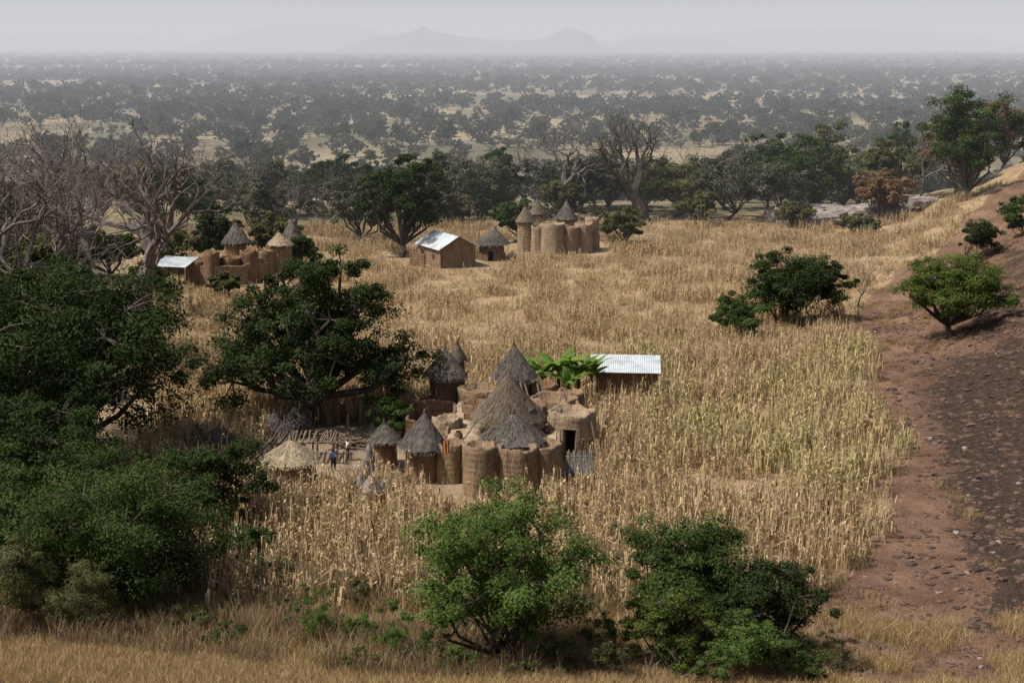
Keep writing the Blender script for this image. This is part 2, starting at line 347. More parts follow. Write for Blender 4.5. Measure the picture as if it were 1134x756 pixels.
for i,(x,y,h,w,m_) in enumerate([(35,232,13,20,M_grey),(27,236,11,15,M_olive),(44,234,11,14,M_grey),(50,240,15,13,M_mid),(24,244,11,12,M_olive),(62,238,13,12,M_olive),(73,236,14,13,M_rust),(60,230,8,9,M_rust),(82,240,15,12,M_rust),(55,250,18,14,M_olive),(66,246,16,13,M_mid),(78,250,17,14,M_grey),(45,250,16,14,M_mid),(-48,205,13,15,M_deep),(-38,212,10,10,M_grey),(-58,222,12,14,M_olive),(-4,238,12,15,M_grey),(12,250,11,13,M_deep),(-30,245,11,14,M_deep),(8,232,8,9,M_olive),(-50,172,7,9,M_mid),(-44,178,6,11,M_olive),(-62,150,10,13,M_deep),(-52,158,9,11,M_olive),(-12,222,8,8,M_grey),(44,222,5,8,M_olive),(92,230,12,12,M_mid),(-42,140,6,8,M_mid),(-38,128,6,9,M_olive),(-46,118,9,10,M_deep),(-36,112,6,8,M_mid),(-44,105,9,10,M_deep),(52,212,4,7,M_olive),(30,226,6,9,M_olive),(-2,250,12,13,M_deep),(17,256,12,14,M_mid),(-40,236,10,13,M_grey),(-41.5,158,4.5,6,M_mid),(-33,160,3.4,4.5,M_olive),(-27,176,6,6,M_mid),(-37.5,178,9,9,M_deep),(-31,182,8,9,M_olive),(0.5,205,7,8,M_mid),(16,204,6,8,M_olive),(58,224,10,9,M_rust)]):
    tree('savanna_tree',x,y,h,w,.12,9,9000,.42,m_,100+i,.25,dens=7)
# bare trees
bare('baobab_tree',-39.5,147,20,.58,1.3,201,depth=7)
bare('bare_tree',-40,112,24,.52,.85,202,depth=7)
bare('bare_tree',-46,126,24,.5,.85,212,depth=7)
bare('bare_tree',-38.5,121,19,.55,.7,216,depth=7)
bare('baobab_tree',-51,166,20,.55,1.2,213,depth=7)
bare('baobab_tree',21,230,18,.6,1.3,204,depth=7,mat=M_bark)
bare('baobab_tree',9,243,15,.55,1.0,205,depth=6)
for i,(x,y,h) in enumerate([(-40,228,12),(-37,222,9),(-33,214,9),(-52,240,15),(-10,258,13),(0,262,14),(66,230,15),(-46,262,14),(33,262,13),(36,145,8.5),(-20,250,12),(-60,190,14),(-47,158,15),(-56,140,17),(-26,225,10)]):
    bare('bare_tree',x,y,h,.5,.3 if h>8.6 else .12,220+i,depth=6)
bare('dead_sapling',-5.0,70,3.0,.5,.05,260,depth=4); bare('dead_sapling',-9.7,86,3.0,.4,.06,261,depth=4)

# ------------------------------------------------------------------ instancing on faces
def instances(name,pts,scales,child,rs,z=None):
    mb=MB(); n=len(pts); a=rs.rand(n)*6.283; s=np.asarray(scales)/2.
    z=H(pts[:,0],pts[:,1]) if z is None else z
    c=np.stack([pts[:,0],pts[:,1],z],-1)
    q=[]
    for dx,dy in ((-1,-1),(1,-1),(1,1),(-1,1)):
        q.append(c+np.stack([(dx*np.cos(a)-dy*np.sin(a))*s,(dx*np.sin(a)+dy*np.cos(a))*s,np.zeros(n)],-1))
    mb.add(np.stack(q,1).reshape(-1,3),np.arange(4*n).reshape(n,4))
    o=mb.build(name,[])
    o.instance_type='FACES'; o.use_instance_faces_scale=True; o.instance_faces_scale=1
    o.show_instancer_for_render=False; o.show_instancer_for_viewport=False
    child.parent=o; child.location=(0,0,0)
    return o
# distant woodland
variants=[]; lowv=[]
for i,(h,w,m_,n) in enumerate([(10,13,M_dist,2200),(8.5,12,M_dist,2000),(12,12,M_dist,2200),(5,8,M_distbr,1200),(8,10,M_dist,1700)]):
    v=tree('tree_crown',0,0,h,w,.14,8,n,.8,m_,300+i,.3,origin=(0,0,0),dens=5); variants.append(v)
    lowv.append(tree('tree_crown',0,0,h,w,.14,6,330,1.9,m_,350+i,.3,origin=(0,0,0),dens=4,asp=.7,twigs=False))
variants.append(bare('bare_crown',0,0,12,.52,.4,310,depth=5,base=(0,0,0)))
pts=[]
rs=np.random.RandomState(5)
for (y0,y1,dn,sc) in ((246,420,1/165.,.85),(420,1100,1/250.,.92),(1100,2600,1/480.,1.0),(2600,7500,1/1350.,1.35)):
    A=(.40*(y0+y1)+80)*(y1-y0)
    n=int(A*dn*2.2)
    yy=y0+(y1-y0)*rs.rand(n*2); keep=rs.rand(n*2)<(yy/y1); yy=yy[keep][:n]
    xx=(rs.rand(len(yy))*2-1)*(.40*yy+50)
    for x_,y_ in zip(xx,yy):
        k_=1 if y_<1100 else 2.2
        f=noise.noise((x_/70./k_,y_/150./k_,3.1))+.6*noise.noise((x_/24./k_,y_/45./k_,9.1))
        if f+rs.rand()*.6>.12: pts.append((x_,y_,sc*(.35+.8*rs.rand()),f))
pts=np.array(pts)
which=rs.choice(6,len(pts),p=[.20,.2,.12,.24,.17,.07])
for i,v in enumerate(variants):
    s=pts[(which==i)&(pts[:,1]<800)]; instances('distant_trees',s[:,:2],s[:,2],v,rs,H(s[:,0],s[:,1])-.2)
    if i<5:
        s=pts[(which==i)&(pts[:,1]>=800)]; instances('distant_trees',s[:,:2],s[:,2],lowv[i],rs,H(s[:,0],s[:,1])-.2)
# left side woods
lp=[]
for k in range(150):
    y_=rs.uniform(120,245); x_=-.30*y_-rs.rand()*45-3
    lp.append((x_,y_,.45+.45*rs.rand()))
for k in range(36):
    y_=rs.uniform(220,246); x_=rs.uniform(-65,15); lp.append((x_,y_,.25+.4*rs.rand()))
lp=np.array(lp)
v=tree('tree_crown',0,0,9,11,.08,9,6000,.45,M_distbr,330,.25,origin=(0,0,0),dens=6); v2=tree('tree_crown',0,0,9,10,.1,9,6000,.45,M_dist,331,.25,origin=(0,0,0),dens=6)
instances('woodland_trees',lp[::2,:2],lp[::2,2],v,rs); instances('woodland_trees',lp[1::2,:2],lp[1::2,2],v2,rs)

# ------------------------------------------------------------------ corn & grass
def cornpatch(seed,mat,nst=9,size=2.6,h0=2.75,fall=.12):
    rs=np.random.RandomState(seed); mb=MB()
    for i in range(nst):
        x,y=(rs.rand(2)-.5)*size; h=h0*(.55+.55*rs.rand()); lean=rs.normal(size=2)*.08*h
        if rs.rand()<fall: lean=unit(rs.normal(size=2))*h*.8; h*=.5
        t=rs.rand()
        p0=np.array([x,y,-.05]); p1=np.array([x+lean[0]*.4,y+lean[1]*.4,h*.5]); p2=np.array([x+lean[0],y+lean[1],h])
        tube(mb,[p0,p1,p2],[.032,.028,.012],3,0,.3+.7*t)
        for k in range(6):
            f=.12+.75*rs.rand(); b=p0*(1-f)+p2*f; a=rs.rand()*6.28; L=.5+.55*rs.rand()
            d=np.array([math.cos(a),math.sin(a),0]); sd=np.array([-math.sin(a),math.cos(a),0])*(.03+.045*rs.rand())
            m_=b+d*L*.26+np.array([0,0,L*.13]); e=b+d*L*.38+np.array([0,0,-L*(.4+.6*rs.rand())])
            tt=np.clip(t+rs.normal()*.35,0,1)
            mb.add([b-sd*.6,b+sd*.6,m_+sd,m_-sd,e+sd*.3,e-sd*.3],[(0,1,2,3),(3,2,4,5)],0,tt)
    return mb.build('corn_stalks',[mat])
def grasspatch(seed,mat,n=90,size=1.6,h0=.8,w=.022):
    rs=np.random.RandomState(seed); mb=MB()
    for i in range(n):
        x,y=rs.normal(size=2)*size*.33; h=h0*(.4+.8*rs.rand()); a=rs.rand()*6.28; l=rs.normal(size=2)*.35*h
        sd=np.array([math.cos(a),math.sin(a),0])*w
        p0=np.array([x,y,-.03]);p1=np.array([x+l[0]*.4,y+l[1]*.4,h*.6]);p2=np.array([x+l[0]*1.1,y+l[1]*1.1,h])
        mb.add([p0-sd,p0+sd,p1+sd*.8,p1-sd*.8,p2+sd*.15,p2-sd*.15],[(0,1,2,3),(3,2,4,5)],0,rs.rand())
    return mb.build('grass_blades',[mat])
def compound_free(x,y,m=0):
    a=(((x+1.2)/(7.4+m))**2+((y-95.3)/(11.8+m))**4)<1
    b=(((x+12.2)/(6.0+m))**2+((y-95.0)/(9.5+m))**2)<1
    c=((x+14.3)**2+(y-87.4)**2)<(3.3+m)**2
    e=(abs(x-9.4)<3.4)&(abs(y-115.0)<4.6)
    f=(((x-4)/3.5)**2+((y-110)/2)**2)<1
    g=(abs(x-6.3)<7.5)&(abs(y-198)<8)
    h=(abs(x+9)<8)&(abs(y-186)<7)
    i=(abs(x+34)<8)&(abs(y-171)<6)
    return a|b|c|e|f|g|h|i
def infield(x,y):
    return (x<edge(y)-.4)&(x>-.245*y-2)&(y>67+.04*abs(x))&(y<228-.12*np.abs(x-10))&(x<.42*y)
rs=np.random.RandomState(12)
n=27000; xx=rs.uniform(-60,90,n); yy=rs.uniform(66,230,n)
nz=np.array([noise.noise((a/5.5,b/7.,0))+.4*noise.noise((a/2.,b/2.,4)) for a,b in zip(xx,yy)])
nz2=np.array([noise.noise((a/14.,b/14.,7)) for a,b in zip(xx,yy)])
ok=infield(xx,yy)&~compound_free(xx,yy)
near=yy<128+10*nz
pr=np.where(near,.58,.36)+nz*.9
pr=np.where((yy>128)&(nz2>.15),pr-.25,pr)
ok&=(rs.rand(n)<pr)
xx,yy,near,nz,nz2=xx[ok],yy[ok],near[ok],nz[ok],nz2[ok]
sc=np.where(near,rs.uniform(.65,1.15,len(xx)),rs.uniform(.35,.65,len(xx)))
sc=np.where(~near&(nz>.25),sc*1.4,sc)
green=((xx>9)&(yy>84)&(yy<135)&(nz2>-.1))&(rs.rand(len(xx))<.5)
kind=np.where(green,3,rs.randint(0,3,len(xx)))
for k in range(4):
    s=kind==k; P_=np.stack([xx[s],yy[s]],-1)
    instances('corn_field',P_,sc[s],cornpatch(400+k,M_corngreen if k==3 else M_corn,fall=.4 if k==2 else .12),rs)
# dry grass : foreground, field floor, hillside
def scatter(n,x0,x1,y0,y1,cond,smin,smax,name,child):
    x=rs.uniform(x0,x1,n); y=rs.uniform(y0,y1,n); k=cond(x,y); x,y=x[k],y[k]
    instances(name,np.stack([x,y],-1),rs.uniform(smin,smax,len(x)),child,rs)
fgl=lambda x:61+np.clip(-x-5,0,40)*.2
def pn(x,y,s,z): return np.array([noise.noise((a/s,b/s,z)) for a,b in zip(x,y)])
scatter(6500,-32,14,48,74,lambda x,y:(y<fgl(x)+rs.normal(size=len(x))*2),.35,.75,'dry_grass',grasspatch(500,M_grass,90,1.6,.7,.016))
scatter(1900,-32,20,54,76,lambda x,y:(x<edge(y))&(y>fgl(x)-4),.5,1.0,'dry_grass',grasspatch(501,M_grass,60,1.4,.9,.02))
scatter(2400,-32,22,52,74,lambda x,y:(x<edge(y)+1)&(y>fgl(x)-6)&(pn(x,y,4.,1)>-.1),.5,1.2,'dead_brush',grasspatch(505,M_brush,110,1.5,1.1,.014))
scatter(6500,-45,80,72,230,lambda x,y:infield(x,y)&~compound_free(x,y,-1),.5,1.1,'field_straw',grasspatch(502,M_corn,40,2.4,.55,.03))
def hillc(x,y):
    q=pn(x,y,5.,2)+.5*pn(x,y,1.7,5); d=x-edge(y)
    bz=(y<130)&(x-(7+.2*y)>1)
    return (d>-1)&(q>np.where(bz,.36,.05))&(x<.42*y+8)
scatter(11000,10,100,54,232,hillc,.2,.5,'hillside_grass',grasspatch(503,M_grass,60,1.8,.8,.025))
scatter(4500,10,60,56,180,hillc,.2,.45,'hillside_brush',grasspatch(506,M_brush,60,1.6,.8,.025))
scatter(1100,9,32,54,67,lambda x,y:(x<.45*y)&(pn(x,y,3.,8)>.0),.35,.8,'dry_grass',grasspatch(507,M_grass,90,1.6,.8,.016))
# stones and earth clods on the burnt slope
def lumps(name,n,rmin,rvar,p,mat,xo=0,xr=18,flat=.75):
    mbk=MB()
    for i in range(n):
        y_=rs.uniform(58,150); x_=float(edge(y_))+xo+rs.rand()*xr; r_=rmin+rvar*rs.rand()**p
        a=np.arange(7)*2*math.pi/7; zc=hz(x_,y_); jj=.7+.6*rs.rand(3,7)
        ring=[np.stack([x_+np.cos(a)*r_*k*jj[q],y_+np.sin(a)*r_*k*jj[q]*.8,np.full(7,zc+zz*r_*flat)],-1) for q,(k,zz) in enumerate(((1,-.2),(.85,.45),(.15,.75)))]
        f=[(q*7+j,q*7+(j+1)%7,(q+1)*7+(j+1)%7,(q+1)*7+j) for q in range(2) for j in range(7)]
        mbk.add(np.concatenate(ring),f)
    mbk.build(name,[mat])
lumps('scattered_stones',260,.05,.2,4,M_rock)
lumps('earth_clods',6500,.07,.32,3,M_clod,2.0,22,.6)
# rock outcrop behind the ridge
mbk=MB()
for i in range(42):
    x_=rs.uniform(44,66); y_=rs.uniform(222,240); r_=1+3.6*rs.rand()**1.5
    zc=hz(x_,y_)+.9; k_=9; a=np.arange(k_)*2*math.pi/k_
    jj=.65+.7*rs.rand(4,k_); sl_=rs.normal()*.12
    ring=[np.stack([x_+np.cos(a)*r_*k*jj[0],y_+np.sin(a)*r_*k*jj[0]*.8,zc+zz*r_*.32+.15*rs.rand(k_)+np.cos(a)*r_*k*sl_],-1) for q,(k,zz) in enumerate(((1.1,-2.0),(1,.4),(.7,.75),(.1,.85)))]
    f=[(q*k_+j,q*k_+(j+1)%k_,(q+1)*k_+(j+1)%k_,(q+1)*k_+j) for q in range(3) for j in range(k_)]
    mbk.add(np.concatenate(ring),f)
mbk.build('rock_outcrop',[M_rock],smooth=False)
# grey boulders at the edge of the yard
mbk=MB()
for (x_,y_,r_) in ((-17.6,96,.8),(-18.6,97.4,.6),(-16.9,94.6,.5),(-19.6,98.6,.9),(-18.0,93.4,.45),(-20.8,94.6,.7),(-16.6,102,.6),(-10.2,101.6,.5)):
    zc=hz(x_,y_); k_=9; a=np.arange(k_)*2*math.pi/k_; jj=.75+.5*rs.rand(4,k_)
    ring=[np.stack([x_+np.cos(a)*r_*k*jj[q],y_+np.sin(a)*r_*k*jj[q],zc+zz*r_+.05*rs.rand(k_)],-1) for q,(k,zz) in enumerate(((1.1,-.2),(1,.5),(.6,.95),(.1,1.1)))]
    mbk.add(np.concatenate(ring),[(q*k_+j,q*k_+(j+1)%k_,(q+1)*k_+(j+1)%k_,(q+1)*k_+j) for q in range(3) for j in range(k_)])
mbk.build('yard_boulders',[M_rock])

# ------------------------------------------------------------------ architecture
def tower(par,x,y,r,h,mat=M_mud,door=None,open_top=True,name='round_tower',z0=None,seed=0,flare=.06,th=.22,dh=1.7,dw=.38,drop=.45):
    rs_=np.random.RandomState(seed+int(abs(x*37+y*11)))
    mb=MB(); n=44; zb=hz(x,y)-.2 if z0 is None else z0
    zs=[0,.35*h,dh if (door is not None and dh<h*.95) else .62*h,.85*h,h]
    a=np.arange(n)*2*math.pi/n; ph=rs_.rand(3)*6
    ok=[1+.035*np.sin(2*a+ph[0]+.3*i_)+.02*np.sin(5*a+ph[1])+.016*rs_.normal(size=n) for i_,_ in enumerate(zs)]
    top=.08*np.sin(3*a+ph[2])+.05*np.sin(7*a)+.035*rs_.normal(size=n)
    def ringv(rr,z,k): return np.stack([x+np.cos(a)*rr*ok[k],y+np.sin(a)*rr*ok[k],np.zeros(n)+zb+z],-1)
    prof=[(r*(1+flare),0,0),(r*(1+flare*.5),zs[1],1),(r,zs[2],2),(r*.98,zs[3],3),(r,h-.08,4),(r-.07,h,4),(r-th,h-.04,4),(r-th,zs[3]-.001 if zs[3]>h-drop else h-drop,3)]
    if not open_top: prof=prof[:6]
    V=[]
    for rr,z,k in prof:
        v=ringv(rr,z,k)
        if z>h*.9: v[:,2]+=top
        V.append(v)
    f=[]
    dk=[]
    if door is not None:
        for j in range(n):
            am=a[j]+math.pi/n; dd=(am-door+math.pi)%(2*math.pi)-math.pi
            if abs(dd)<dw/r: dk.append(j)
    for q in range(len(prof)-1):
        for j in range(n):
            if q<2 and j in dk: continue
            k=(j+1)%n; f.append((q*n+j,q*n+k,(q+1)*n+k,(q+1)*n+j))
    Vc=np.concatenate(V); L=len(prof)-1
    cidx=len(Vc); Vc=np.vstack([Vc,[[x,y,V[L][0,2]]]])
    for j in range(0,n,2): f.append((L*n+j,L*n+j+1,L*n+(j+2)%n,cidx))
    mb.add(Vc,f)
    if dk:
        j0,j1=dk[0],(dk[-1]+1)%n
        if len(dk)>1 and dk[-1]-dk[0]>n/2:
            s=sorted([(j+n//2)%n for j in dk]); j0=(s[0]+n//2)%n; j1=(s[-1]+n//2+1)%n
        def inn(p,q=.72): return np.array([x+(p[0]-x)*q,y+(p[1]-y)*q,p[2]])
        A0,A1,A2=V[0][j0],V[1][j0],V[2][j0]; B0,B1,B2=V[0][j1],V[1][j1],V[2][j1]
        mb.add([A0,A2,inn(A2),inn(A0)],[(0,1,2,3)]); mb.add([B0,B2,inn(B2),inn(B0)],[(3,2,1,0)])
        mb.add([A2,B2,inn(B2),inn(A2)],[(0,1,2,3)])
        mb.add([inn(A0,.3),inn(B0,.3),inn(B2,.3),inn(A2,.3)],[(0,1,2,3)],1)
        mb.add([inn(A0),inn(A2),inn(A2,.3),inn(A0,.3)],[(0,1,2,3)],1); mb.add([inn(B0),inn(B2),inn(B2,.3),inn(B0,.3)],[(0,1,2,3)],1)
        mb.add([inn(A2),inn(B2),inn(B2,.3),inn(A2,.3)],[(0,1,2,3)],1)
    return mb.build(name,[mat,M_inner],par,tuple(par.location),smooth=True)

def thatch(par,x,y,r,zr,za,mat=M_thatch,seed=0,name='thatch_roof',ns=None,finial=True):
    rs_=np.random.RandomState(seed+int(abs(x*31+y*7)))
    mb=MB(); n=32; a=np.arange(n)*2*math.pi/n
    zb=hz(x,y); rows=[]; 
    prof=[(1,0),(.79,.20),(.76,.225),(.55,.44),(.525,.465),(.3,.70),(.275,.725),(.1,.93),(.03,1)]
    lx,ly=rs_.normal(size=2)*.07*r; sw=1+.06*np.sin(2*a+rs_.rand()*6)
    for q,(k,zz) in enumerate(prof):
        jr=sw+.06*rs_.rand(n)*(k>.2)
        rows.append(np.stack([x+lx*zz+np.cos(a)*r*k*jr,y+ly*zz+np.sin(a)*r*k*jr,zb+zr+(za-zr)*zz+(-.14*rs_.rand(n) if q==0 else .03*rs_.normal(size=n))+np.zeros(n)],-1))
    rows=[np.stack([x+np.cos(a)*r*.55,y+np.sin(a)*r*.55,np.full(n,zb+zr+.05)],-1)]+rows
    f=[(q*n+j,q*n+(j+1)%n,(q+1)*n+(j+1)%n,(q+1)*n+j) for q in range(len(rows)-1) for j in range(n)]
    tt=np.concatenate([np.full(n,.1+.7*rs_.rand()) for _ in rows])
    mb.add(np.concatenate(rows),f,0,tt)
    ns=ns or int(850*r)
    for i in range(ns):
        an=rs_.rand()*6.283; k0=math.sqrt(rs_.rand())*.97; L=(.12+.16*rs_.rand())
        k1=k0+L; da=rs_.normal()*.08
        d=np.array([math.cos(an),math.sin(an),0]); d2=np.array([math.cos(an+da),math.sin(an+da),0]); s=np.array([-math.sin(an+rs_.normal()*.3),math.cos(an),0])*(.014+.02*rs_.rand())
        def pt(k,up,d): return np.array([x+lx*(1-k),y+ly*(1-k),zb+zr+(za-zr)*(1-k)+up])+d*r*k
        p0=pt(k0,.03,d); p1=pt(min(k1,1.15),.04+.09*rs_.rand()-.10*(k1>1.02),d2)
        mb.add([p0-s,p0+s,p1+s*.6,p1-s*.6],[(0,1,2,3)],0,rs_.rand())
    if finial:
        zt=zb+za; tube(mb,[(x+lx,y+ly,zt-.15),(x+lx,y+ly,zt+.12),(x+lx+.03,y+ly,zt+.28)],[.13,.09,.03],7,0,.2)
    return mb.build(name,[mat],par,tuple(par.location))

def wall(par,pts,h,mat=M_mud,th=.25,name='mud_wall',z0=None,seed=0):
    mb=MB(); rs_=np.random.RandomState(seed)
    P=[]; 
    for (x0,y0),(x1,y1) in zip(pts[:-1],pts[1:]):
        m_=max(2,int(math.hypot(x1-x0,y1-y0)/.5))
        for i in range(m_): P.append((x0+(x1-x0)*i/m_,y0+(y1-y0)*i/m_))
    P.append(pts[-1]); P=np.array(P,float); n=len(P)
    tn=unit(np.gradient(P,axis=0)); nr=np.stack([-tn[:,1],tn[:,0]],-1)
    zb=H(P[:,0],P[:,1])-.2 if z0 is None else np.full(n,z0)
    ht=h+.09*np.sin(np.arange(n)*.9+seed)+.05*rs_.normal(size=n)
    def row(off,z): return np.concatenate([P+nr*off,z[:,None]],1)
    rows=[row(-th*.65,zb),row(-th*.5,zb+ht-.08),row(-th*.3,zb+ht),row(th*.3,zb+ht),row(th*.5,zb+ht-.08),row(th*.65,zb)]
    f=[(q*n+j,q*n+j+1,(q+1)*n+j+1,(q+1)*n+j) for q in range(5) for j in range(n-1)]
    V=np.concatenate(rows); mb.add(V,f)
    for e in (0,n-1): mb.add([rows[0][e],rows[1][e],rows[4][e],rows[5][e]],[(0,1,2,3)]); mb.add([rows[1][e],rows[2][e],rows[3][e],rows[4][e]],[(0,1,2,3)])
    return mb.build(name,[mat],par,tuple(par.location),smooth=False)
def poly(par,pts,z,mat,name,cx,cy,thick=.25):
    mb=MB(); pts=np.array(pts,float); n=len(pts)
    top=np.concatenate([pts,np.full((n,1),z)],1); bot=top-np.array([0,0,thick]); c=np.array([[cx,cy,z]])
    V=np.vstack([top,bot,c])
    f=[(j,(j+1)%n,n+(j+1)%n,n+j) for j in range(n)]
    for j in range(0,n-1,2): f.append((j,(j+1)%n,(j+2)%n,2*n))
    if n%2: mb.add([top[-1],top[0],c[0],c[0]+np.array([1e-3,0,0])],[(0,1,2,3)])
    mb.add(V,f); return mb.build(name,[mat],par,tuple(par.location))

tata=empty('mud_tower_compound',(-1,95,hz(-1,95)))
tower(tata,4.15,95.6,1.62,3.35,M_mudlt,door=math.radians(-100),drop=.5,name='gate_tower',dh=2.35,dw=.42)
tower(tata,-2.0,86.7,1.0,3.5); tower(tata,.35,87.0,1.25,3.35); tower(tata,2.1,88.0,1.15,3.2); tower(tata,-4.05,90.0,1.0,2.8,M_mud)
tower(tata,-5.9,90.3,1.15,2.45,M_mudred); tower(tata,-8.6,93,.78,2.05,M_mudred)
tower(tata,-.3,94.5,1.75,3.3,M_mud,name='granary_wall'); tower(tata,.1,89.6,1.45,3.0,name='granary_wall')
tower(tata,-5.1,105.8,1.2,3.65,M_mudred,door=math.radians(-80)); tower(tata,-4.2,108,.5,4.3,M_mudred,open_top=False)
tower(tata,.2,105.4,1.2,3.65,M_mudred); tower(tata,3.1,101.8,1.75,2.95,M_mud,drop=.7); tower(tata,-4.5,95.8,1.05,2.9,M_mudlt,drop=.5)
tower(tata,-2.5,103.8,1.6,3.2,M_mud,drop=1.0); tower(tata,2.4,105.8,1.2,2.9,M_mudred); tower(tata,4.4,104.2,1.0,2.7,M_mud)
tower(tata,-2.3,99.8,1.3,3.0,M_mudred,drop=.8); tower(tata,1.6,99,.9,3.1,M_mudred,drop=.8)
thatch(tata,.1,89.6,2.15,2.95,4.6,M_thatch); thatch(tata,-5.9,90.3,1.55,2.4,4.5,M_thatch); thatch(tata,-8.6,93,1.1,2.0,3.1,M_thatch)
thatch(tata,-.3,94.5,2.4,3.1,6.2,M_thatchbr); thatch(tata,-5.1,105.8,1.6,3.55,5.5,M_thatch); thatch(tata,.2,105.4,1.65,3.55,5.95,M_thatch)
thatch(tata,-4.2,108,.68,4.2,5.5,M_thatchbr)
wall(tata,[(-4.9,90.6),(-4.5,93),(-4.4,95)],2.5,M_mud,seed=1)
wall(tata,[(-7.4,97),(-4.4,97),(-4.1,100),(-4.3,103),(-7.4,103),(-7.4,97)],2.3,M_mudred,seed=2,name='pen_wall')
wall(tata,[(-7,103),(-6.2,105)],2.4,M_mudred,seed=3); wall(tata,[(-4,105.5),(-3.4,105.6)],2.8,seed=4); wall(tata,[(-1,105.4),(-.9,105.2)],2.8,seed=5)
wall(tata,[(1.4,105.6),(3.5,104.8),(4.4,103)],2.6,seed=6); wall(tata,[(4.6,102),(4.9,99.5),(4.6,97)],2.8,seed=7)
wall(tata,[(2.9,88.8),(3.1,91),(3.2,93.8)],2.35,seed=8); wall(tata,[(-3.2,89.5),(-2.6,87.4)],2.9,seed=9); wall(tata,[(-1.1,86.6),(-.8,86.7)],3.0,seed=10)
wall(tata,[(-3.4,97.6),(-1.4,97.2),(.8,97.6),(2.4,96.4)],2.75,M_mudred,seed=12)
z2=hz(0,95)+2.05
poly(tata,[(-4.6,91.3),(-3.2,89.3),(-1.8,87.4),(0,87.3),(2.2,88.6),(2.9,91),(3.1,95),(4.6,98),(4.6,102),(2.5,104.8),(-1,105),(-3.6,105),(-4.2,101),(-4.2,97)],z2,M_terrace,'terrace_roof',-.3,96.5,2.2)
# poles & ladder on the terrace
mb=MB()
for (p,q,r_) in (((1.4,94.6,z2),(.55,96.6,5.0),.06),((1.7,94.5,z2),(.9,96.8,4.8),.05),((2.2,96,z2),(1.8,98.6,4.4),.06),((-3.4,92,z2-.1),(-2.3,92.2,z2+1.5),.05),((5.9,93.0,-.1),(5.3,94.8,3.4),.06),((3.4,99.4,2.7),(3.6,103,3.0),.05)):
    tube(mb,[p,np.array(p)*.5+np.array(q)*.5+np.array([.05,0,0]),q],r_,6)
mb.build('wooden_poles',[M_wood],tata,tuple(tata.location))
mb=MB()
for (px_,py_,pz,pr) in ((-3.6,92.6,z2,.3),(2.4,94.0,z2,.3),(3.2,99,z2,.25),(-1.2,98.4,z2,.35),(2.0,91.3,z2,.28),(-7.2,90.2,0,.32),(-6.9,88.9,0,.28)):
    aa=np.arange(10)*.6283
    rr=[(.55,0),(1,.5),(.95,1.0),(.55,1.5),(.65,1.7)]
    V=np.concatenate([np.stack([px_+np.cos(aa)*pr*k,py_+np.sin(aa)*pr*k,np.full(10,pz+zz*pr)],-1) for k,zz in rr])
    mb.add(V,[(q*10+j,q*10+(j+1)%10,(q+1)*10+(j+1)%10,(q+1)*10+j) for q in range(4) for j in range(10)])
mb.build('clay_pots',[M_mudred],tata,tuple(tata.location),smooth=True)
# leaning woven mat
mb=MB()
for i in range(18):
    x0=3.6+i*.10; tube(mb,[(x0,89.6+.02*(i%2),-.1),(x0+.04,90.2,.9),(x0+.08,90.7,1.7+.12*math.sin(i*1.7))],.055,4)
for zz in (.4,.9,1.4): tube(mb,[(3.5,89.72+zz*.55,zz),(5.4,89.72+zz*.55,zz)],.035,4)
mb.build('woven_mat_fence',[noisemat('grey_reed',(.09,.08,.07),(.20,.18,.155),6)],tata,tuple(tata.location))
# hanging cloth
M_cloth=noisemat('orange_cloth',(.30,.12,.04),(.42,.19,.07),3)
mb=MB(); aa=np.linspace(0,1,9)
V=[];
for zz in (2.95,2.5,2.1):
    for t_ in aa: V.append((-4.5+t_*.45,88.86-.12+.05*math.sin(t_*14)-.03*(3-zz),zz+.03*math.sin(t_*9)))
mb.add(V,[(q*9+j,q*9+j+1,(q+1)*9+j+1,(q+1)*9+j) for q in range(2) for j in range(8)])
mb.build('hanging_cloth',[M_cloth],tata,tuple(tata.location))

# small round hut
hut=empty('round_thatched_hut',(-14.3,88.8,hz(-14.3,88.8)))
tower(hut,-14.3,88.8,1.5,1.95,M_mud,door=math.radians(-20),dh=1.2,name='wall'); thatch(hut,-14.3,88.8,1.85,1.75,3.0,M_thatchlt)
# granaries in the field
for (x,y,r,h,ap,m_) in ((-17.1,99,.7,1.2,2.3,M_thatch),(-16.1,97.5,.65,1.0,1.9,M_thatch),(-15.7,100.5,.75,1.1,2.3,M_thatch),(-20.6,96.5,.8,1.1,2.0,M_thatch),(-22.2,97,.7,1.0,1.8,M_thatch)):
    e=empty('grain_store',(x,y,hz(x,y))); tower(e,x,y,r,h,M_mudred,name='wall'); thatch(e,x,y,r*1.35,h-.1,ap,m_)
# clay shrines/mounds in front
for (x,y,r,h) in ((-9.3,89,.45,2.9),(-8.6,83.2,.75,2.5),(-9.4,85,.55,2.2),(-8.0,84.2,.4,1.8)):
    mb=MB(); n=14; a=np.arange(n)*2*math.pi/n; zb=hz(x,y)-.1
    V=[];pr=[(1.3,0),(1.05,.25),(.8,.5),(.9,.62),(.5,.85),(.08,1)]
    for k,zz in pr:
        j=.85+.3*R.rand(n); V.append(np.stack([x+np.cos(a)*r*k*j,y+np.sin(a)*r*k*j,np.full(n,zb+zz*h)],-1))
    mb.add(np.concatenate(V),[(q*n+j,q*n+(j+1)%n,(q+1)*n+(j+1)%n,(q+1)*n+j) for q in range(5) for j in range(n)])
    mb.build('clay_shrine_mound',[noisemat('grey_clay',(.11,.09,.08),(.25,.22,.19),4)],None,(x,y,zb))
